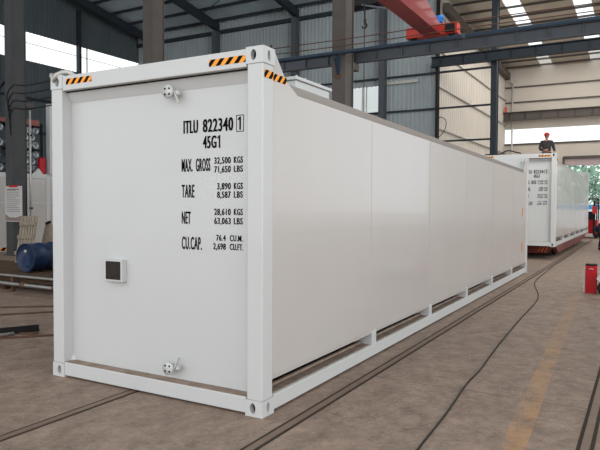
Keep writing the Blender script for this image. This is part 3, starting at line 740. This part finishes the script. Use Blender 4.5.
# conduit and wires on the notice column
t = empty('conduit_pipe', (-15.14, 9.2, 0)); tag(t, 'pale vertical conduit pipe fixed to the notice column', 'pipe')
g = MB(); g.tube([(0, 0, 0), (0, 0, 4.75)], .035, 10); g.build('tube', M['galv'], t)
for z in (1.5, 3.9): g = MB(); g.box(-.06, .06, -.02, .04, z, z+.06); g.build('clip', M['hole'], t)
for i, lab in enumerate(('topmost drooping black cable from the notice column', 'second drooping black cable below the topmost one', 'third drooping black cable on the notice column', 'lowest drooping black cable over the conduit pipe')):
    z = 5.35-i*.24; x = -15.1
    wire(lab, cable_pts([(x, 8.48, z-.75), (x+.06+.05*i, 8.3, z-.3), (x+.5, 8.22, z), (x+1.2, 8.22, z-.06), (x+3.4, 8.22, z+.02)]), .02, 'drooping_cable', 'cable', 'cables on the notice column')
for i, lab in enumerate(('higher diagonal brace left of the notice column', 'lower diagonal brace left of the notice column')):
    z = 5.6 if i == 0 else 3.4
    g = MB(); g.bar((-17.1, 8.7+.15*i, z+(1.0 if i else -.8)), (-15.56, 8.7+.15*i, z-.6 if i else z+.2), .1, .1); tag(g.build('diagonal_brace', M['rafter']), lab, 'brace', 'braces by the notice column')

# ------------------------------------------------------------------ container in the left background with rolls stacked on it
t = empty('white_container', (-17.0, 6.0, 0)); tag(t, 'plain white container behind the notice column, wrapped rolls stacked on it', 'container')
g = MB(); g.box(-2.4, -.03, .1, 11.9, .12, 2.72); g.build('body', M['white_side'], t)
g = MB(); g.box(-.05, 0, 0, 12, 2.62, 2.78); g.build('top_rail', M['white'], t)
g = MB(); g.box(-.05, 0, 0, 12, 0, .14); g.build('bottom_rail', M['white'], t)
for y in (0, 1.9, 4.1, 5.25, 8, 11.8):
    g = MB(); g.box(-.04, .01, y, y+.16, .1, 2.7); g.build('upright', M['white'], t)
g = MB(); g.box(-.02, -.005, 0, 12, 1.7, 1.73); g.build('weld_seam', M['white'], t)
g = MB(); stripes(g, (.004, 2.8, .02), (0, 1, 0), (0, 0, 1), 6, .9, .12); g.build('warning_stripes', [M['black'], M['orange']], t)
g = MB(); g.prism([(4.7, 2.78), (5.15, 2.78), (4.95, 3.0)], 0, -.06, -.03); g.build('lifting_lug', M['white'], t)
t = empty('steel_post', (-17.05, 11.5, 2.78)); tag(t, 'white upright post standing on the left background container edge', 'post')
g = MB(); g.box(-.1, .1, -.12, .12, 0, 2.65); g.build('post', M['white'], t); g = MB(); g.box(-.13, .13, -.15, .15, 0, .03); g.build('foot', M['white'], t)
t = empty('steel_rack', (-17.6, 8.0, 2.78)); tag(t, 'dark steel rack full of wrapped rolls on top of the left background container', 'rack')
for y in (.55, 1.9, 3.25):
    for x in (-.35, .35):
        g = MB(); g.box(x-.03, x+.03, y-.03, y+.03, 0, 1.9); g.build('upright', M['hole'], t)
for z in (.02, .9, 1.78):
    g = MB(); g.box(-.38, .38, .5, 3.3, z-.02, z+.02); g.build('shelf', M['hole'], t)
n = 0
for sh, z0 in enumerate((2.835, 3.715)):
    for row in range(3):
        for k in range(9):
            y = 8.75+k*.29+(.14 if row == 1 else 0); z = z0+.145+row*.27
            if abs(y-9.9) < .17 or abs(y-11.25) < .17 or (row == 1 and k == 8): continue
            g = MB(); rr = .128
            g.lathe((-17.88, y, z), (1, 0, 0), [(0, 0), (0, rr), (.55, rr), (.555, rr*.8), (.54, rr*.72), (.55, rr*.5), (.53, rr*.35), (.46, rr*.3), (.46, 0)], 16)
            o = g.build('wrapped_roll', M['foil'])
            tag(o, 'silver wrapped roll, one of the rows in the rack left of the container', 'roll', 'wrapped rolls in the rack')
g = MB(); g.box(-17.9, -17.3, 9.96, 11.2, 4.582, 4.8); tag(g.build('cardboard_carton', mat('faded_red_carton', (150, 92, 84), .8)), 'flat faded red carton on top of the roll rack', 'carton')
g = MB(); g.box(-17.22, -17.08, 11.05, 11.3, 2.78, 3.4); tag(g.build('red_canister', M['red_ext'], None, .03), 'small bright red canister beside the white upright post', 'canister')

# ------------------------------------------------------------------ right side: red box, wheel cart
t = empty('extinguisher_box', (1.68, 9.05, 0)); tag(t, 'tall narrow red fire extinguisher box standing on the floor', 'box')
g = MB(); g.box(-.1, .1, -.09, .09, .0, .53); g.build('case', M['red_ext'], t, .006)
g = MB(); g.box(-.1, .1, -.092, .09, .53, .56); g.build('lid', M['hole'], t)
g = MB(); g.tube([(-.04, -.095, .46), (-.02, -.115, .475), (.02, -.115, .475), (.04, -.095, .46)], .008, 6); g.build('handle', M['galv'], t)
g = MB(); g.box(-.13, -.105, -.06, .06, 0, .47); g.build('backing_strip', M['galv'], t)
t = empty('welding_trolley', (2.1, 9.0, 0)); tag(t, 'white trolley with black wheel cut off by the photo edge', 'trolley')
g = MB(); g.prism([(-.32, .30), (-.25, .42), (.4, .46), (.4, .16), (-.18, .16)], 1, -.22, .25); g.build('body', M['white'], t, .01)
for x in (-.16, .26):
    for y in (-.26, .2):
        g = MB(); g.lathe((x, y, .14), (0, 1, 0), [(0, 0), (0, .08), (-.005, .09), (0, .14), (.07, .14), (.07, 0)], 24); g.build('wheel', M['tyre'], t)

# ------------------------------------------------------------------ people
def skin_mesh(V_, E_, R_, root=0, sub=1):
    me = bpy.data.meshes.new('s'); me.from_pydata(V_, E_, []); o = bpy.data.objects.new('s', me); COL.objects.link(o)
    sm = o.modifiers.new('skin', 'SKIN')
    for i, v in enumerate(me.skin_vertices[0].data):
        rr = R_[i]; v.radius = (rr, rr) if not isinstance(rr, tuple) else rr; v.use_root = (i == root)
    ss = o.modifiers.new('sub', 'SUBSURF'); ss.levels = sub; ss.render_levels = sub
    dg = bpy.context.evaluated_depsgraph_get(); out = bpy.data.meshes.new_from_object(o.evaluated_get(dg))
    bpy.data.objects.remove(o); return out
def person(name, label, loc, rz, J, jacket_m, trouser_m, helmet):
    """J: joint positions in the person's own frame (facing -y)"""
    root = empty(name, loc, rz); tag(root, label, 'person')
    V_, E_, R_ = [], [], []; ix = {}
    def jt(n_, r_): ix[n_] = len(V_); V_.append(tuple(J[n_])); R_.append(r_)
    def ln(*a):
        for i in range(len(a)-1): E_.append((ix[a[i]], ix[a[i+1]]))
    for n_, r_ in (('pelvis', (.15, .11)), ('waist', (.13, .1)), ('chest', (.165, .115)), ('neck', .055), ('headb', .06)): jt(n_, r_)
    ln('pelvis', 'waist', 'chest', 'neck', 'headb')
    for s_ in 'lr':
        for n_, r_ in (('sho', .062), ('elb', .043), ('wri', .03), ('palm', .034), ('hip', .088), ('knee', .058), ('ank', .042), ('toe', .036)): jt(n_+s_, r_)
        ln('chest', 'sho'+s_, 'elb'+s_, 'wri'+s_, 'palm'+s_); ln('pelvis', 'hip'+s_, 'knee'+s_, 'ank'+s_, 'toe'+s_)
        p, wv = Vector(J['palm'+s_]), Vector(J['wri'+s_]); d = (p-wv).normalized(); sd = d.cross(Vector((.3, -1, .2))).normalized()
        for k in range(5):
            off = (-.036+.018*k) if k < 4 else .048; ln_ = (.052, .066, .07, .062, .045)[k]
            a = p+sd*off+d*(.02 if k < 4 else -.02); b = a+d*ln_+Vector((0, -.012, -.012))
            V_.append(tuple(a)); R_.append(.0095); V_.append(tuple(b)); R_.append(.008)
            E_.append((ix['palm'+s_], len(V_)-2)); E_.append((len(V_)-2, len(V_)-1))
    me = skin_mesh(V_, E_, R_)
    h = Vector(J['head']); mb = MB(); mb.v = [tuple(v.co) for v in me.vertices]
    for p in me.polygons: mb.f.append(list(p.vertices)); mb.mi.append(0); mb.sm.append(True)
    mb.ball(h, .075, .095, .12); mb.ball(h+Vector((0, -.098, -.015)), .014, .02, .025, 8, 6)
    for s_ in (-1, 1):
        mb.ball(h+Vector((.076*s_, .005, -.01)), .012, .022, .032, 8, 6); mb.ball(h+Vector((.03*s_, -.085, .015)), .012, .01, .008, 8, 6, 1)
    mb.ball(h+Vector((0, -.086, -.062)), .026, .01, .007, 8, 6, 2)
    body = mb.build('body', [M['skin'], M['hair'], M['red_cart']], root)
    def garment(nm, names, links, mt, rt):
        vv = [tuple(J[a]) for a, _ in names]; id_ = {a: i for i, (a, _) in enumerate(names)}
        me_ = skin_mesh(vv, [(id_[a], id_[b]) for a, b in links], [r_ for _, r_ in names], id_[rt])
        o = bpy.data.objects.new(nm, me_); me_.materials.clear(); me_.materials.append(mt)
        for p in me_.polygons: p.use_smooth = True
        COL.objects.link(o); o.parent = root; o.name = nm
    nm_ = [('pelvis', (.19, .14)), ('waist', (.175, .135)), ('chest', (.2, .145)), ('collar', .075)]
    lk_ = [('pelvis', 'waist'), ('waist', 'chest'), ('chest', 'collar')]
    for s_ in 'lr':
        nm_ += [('sho'+s_, .085), ('elb'+s_, .064), ('wri'+s_, .05)]; lk_ += [('chest', 'sho'+s_), ('sho'+s_, 'elb'+s_), ('elb'+s_, 'wri'+s_)]
    garment('jacket', nm_, lk_, jacket_m, 'pelvis')
    nm_ = [('pelvis', (.165, .125))]; lk_ = []
    for s_ in 'lr':
        nm_ += [('hip'+s_, .108), ('knee'+s_, .08), ('ank'+s_, .066)]; lk_ += [('pelvis', 'hip'+s_), ('hip'+s_, 'knee'+s_), ('knee'+s_, 'ank'+s_)]
    garment('trousers', nm_, lk_, trouser_m, 'pelvis')
    for s_ in 'lr':
        a, b = Vector(J['ank'+s_]), Vector(J['toe'+s_]); g_ = MB(); c_ = (a+b)/2
        g_.tube([a+Vector((0, .05, -.035)), Vector((a.x, a.y, a.z-.03)), b+Vector((0, 0, .0)), b+Vector((0, -.06, -.005))], [.035, .052, .048, .02], 10); g_.build('shoe', M['hole'], root)
    if helmet:
        g_ = MB(); pr = [(.0, .128), (.008, .128), (.012, .112), (.05, .108), (.09, .09), (.12, .05), (.128, 0)]
        g_.lathe(h+Vector((0, 0, .035)), (0, 0, 1), pr, 20); g_.bar(h+Vector((0, -.10, .04)), h+Vector((0, -.165, .03)), .14, .012); g_.build('helmet', M['helmet'], root)
    else:
        g_ = MB(); g_.ball(h+Vector((0, .02, .03)), .084, .095, .108); g_.build('hair', M['hair'], root)
    return root
J = dict(pelvis=(0, 0, .93), waist=(0, 0, 1.1), chest=(0, 0, 1.33), neck=(0, -.01, 1.47), collar=(0, 0, 1.44), headb=(0, -.02, 1.55), head=(0, -.03, 1.62),
  shol=(-.19, 0, 1.39), elbl=(-.27, -.02, 1.11), wril=(-.10, -.2, 1.04), palml=(-.02, -.22, 1.05),
  shor=(.19, 0, 1.39), elbr=(.27, -.05, 1.13), wrir=(.30, -.26, .99), palmr=(.31, -.32, .93),
  hipl=(-.1, 0, .88), kneel=(-.11, -.02, .48), ankl=(-.11, .02, .09), toel=(-.12, -.12, .04), hipr=(.1, 0, .88), kneer=(.11, -.02, .48), ankr=(.11, .02, .09), toer=(.12, -.12, .04))
person('person', 'worker in red helmet and dark jacket standing in the far container top', (-1.0, 22.7, 2.90), .15, J, M['jacket'], M['navy'], True)
J = dict(pelvis=(0, .12, .86), waist=(0, .0, .97), chest=(0, -.22, 1.0), neck=(0, -.36, .96), collar=(0, -.33, .97), headb=(0, -.43, .92), head=(0, -.49, .86),
  shol=(-.19, -.28, .97), elbl=(-.2, -.34, .66), wril=(-.17, -.46, .43), palml=(-.16, -.49, .35),
  shor=(.19, -.28, .97), elbr=(.2, -.34, .66), wrir=(.17, -.46, .43), palmr=(.16, -.49, .35),
  hipl=(-.1, .1, .82), kneel=(-.13, -.02, .46), ankl=(-.14, .05, .09), toel=(-.14, -.1, .04), hipr=(.1, .1, .82), kneer=(.13, -.02, .46), ankr=(.14, .05, .09), toer=(.14, -.1, .04))
person('person', 'worker in dark clothes bending over near the far doorway', (1.12, 22.0, 0), PI/2+.2, J, M['navy'], M['navy'], False)

# ------------------------------------------------------------------ forklift peeping out behind the far container
t = empty('forklift', (.42, 31.6, 0)); tag(t, 'forklift partly hidden behind the far end of the second container', 'forklift')
g = MB(); g.box(-.95, -.05, .0, 1.7, .25, .95); g.build('body', M['red_ext'], t, .03)
for x in (-.8, -.2):
    g = MB(); g.box(x-.05, x+.05, -.15, -.02, .1, 2.0); g.build('mast', M['hole'], t)
g = MB()
for x in (-.9, -.1):
    for y in (.2, 1.5): g.tube([(x, y, .95), (x, y, 2.05)], .03, 8)
g.box(-.95, -.05, .1, 1.6, 2.05, 2.1); g.build('roof_guard', M['hole'], t)
g = MB(); g.box(-.75, -.25, .7, 1.15, .95, 1.4); g.build('seat', M['navy'], t)
for x in (-.95, -.19):
    for y in (.25, 1.4):
        g = MB(); g.lathe((x, y, .24), (1, 0, 0), [(0, 0), (0, .24), (.14, .24), (.14, 0)], 20); g.build('wheel', M['tyre'], t)
g = MB(); g.box(-.3, -.06, -.18, -.15, 1.3, 1.7); g.build('headlamp_panel', M['red'], t)

# ------------------------------------------------------------------ outside the far door
t = empty('site_hoarding', (-8, 62, -.02)); tag(t, 'white site fence with a blue stripe beyond the far doorway', 'fence')
for i in range(8):
    g = MB(); g.box(i*2.5, i*2.5+2.48, 0, .06, 0, 1.95); g.build('panel', M['board_white'], t)
    g = MB(); g.box(i*2.5, i*2.5+2.48, -.01, 0, 1.42, 1.85); g.build('blue_stripe', M['board_blue'], t)
    g = MB(); g.box(i*2.5-.03, i*2.5+.03, .06, .12, 0, 2.0); g.build('post', M['galv'], t)
g = MB(); 
for x in (5.7, 6.3, 6.9, 7.5): g.box(x, x+.4, -.012, -.008, .75, .95)
def tree(x, y, h, cr_, lab, seed):
    rnd = random.Random(seed); t = empty('tree', (x, y, -.02)); tag(t, lab, 'tree', 'trees beyond the doorway')
    g = MB(); g.tube([(0, 0, 0), (.1, 0, h*.3), (0, .1, h*.7)], [.22, .16, .06], 8)
    for k in range(5):
        a = rnd.random()*6.28; g.tube([(0, 0, h*(.25+.08*k)), (math.cos(a)*cr_*.6, math.sin(a)*cr_*.6, h*(.45+.1*k))], [.08, .03], 6)
    g.build('trunk', M['bark'], t)
    g = MB()
    for i in range(2600):
        a, b, q = rnd.random()*6.28, math.acos(2*rnd.random()-1), rnd.random()**.4
        c = Vector((math.cos(a)*math.sin(b)*cr_*q, math.sin(a)*math.sin(b)*cr_*q, h*.54+math.cos(b)*h*.46*q))
        if noise.noise(c*.9+Vector((seed*3, 0, 0))) < -.3: continue
        n_ = Vector((rnd.gauss(0, 1), rnd.gauss(0, 1), rnd.gauss(0, 1))).normalized(); e1 = n_.orthogonal().normalized(); e2 = n_.cross(e1); s_ = .16+.18*rnd.random()
        g.add([c-e1*s_, c+e2*s_*.5, c+e1*s_, c-e2*s_*.5], [(0, 1, 2, 3)])
    g.build('foliage', M['leaf'], t)
tree(-10.5, 70, 7.2, 3.0, 'pale leafy tree at the left side of the far doorway', 1)
tree(-3.4, 69, 7.6, 3.4, 'taller pale tree in the middle of the far doorway', 2)
tree(4.2, 71, 7.4, 3.2, 'pale tree at the right side of the far doorway', 3)
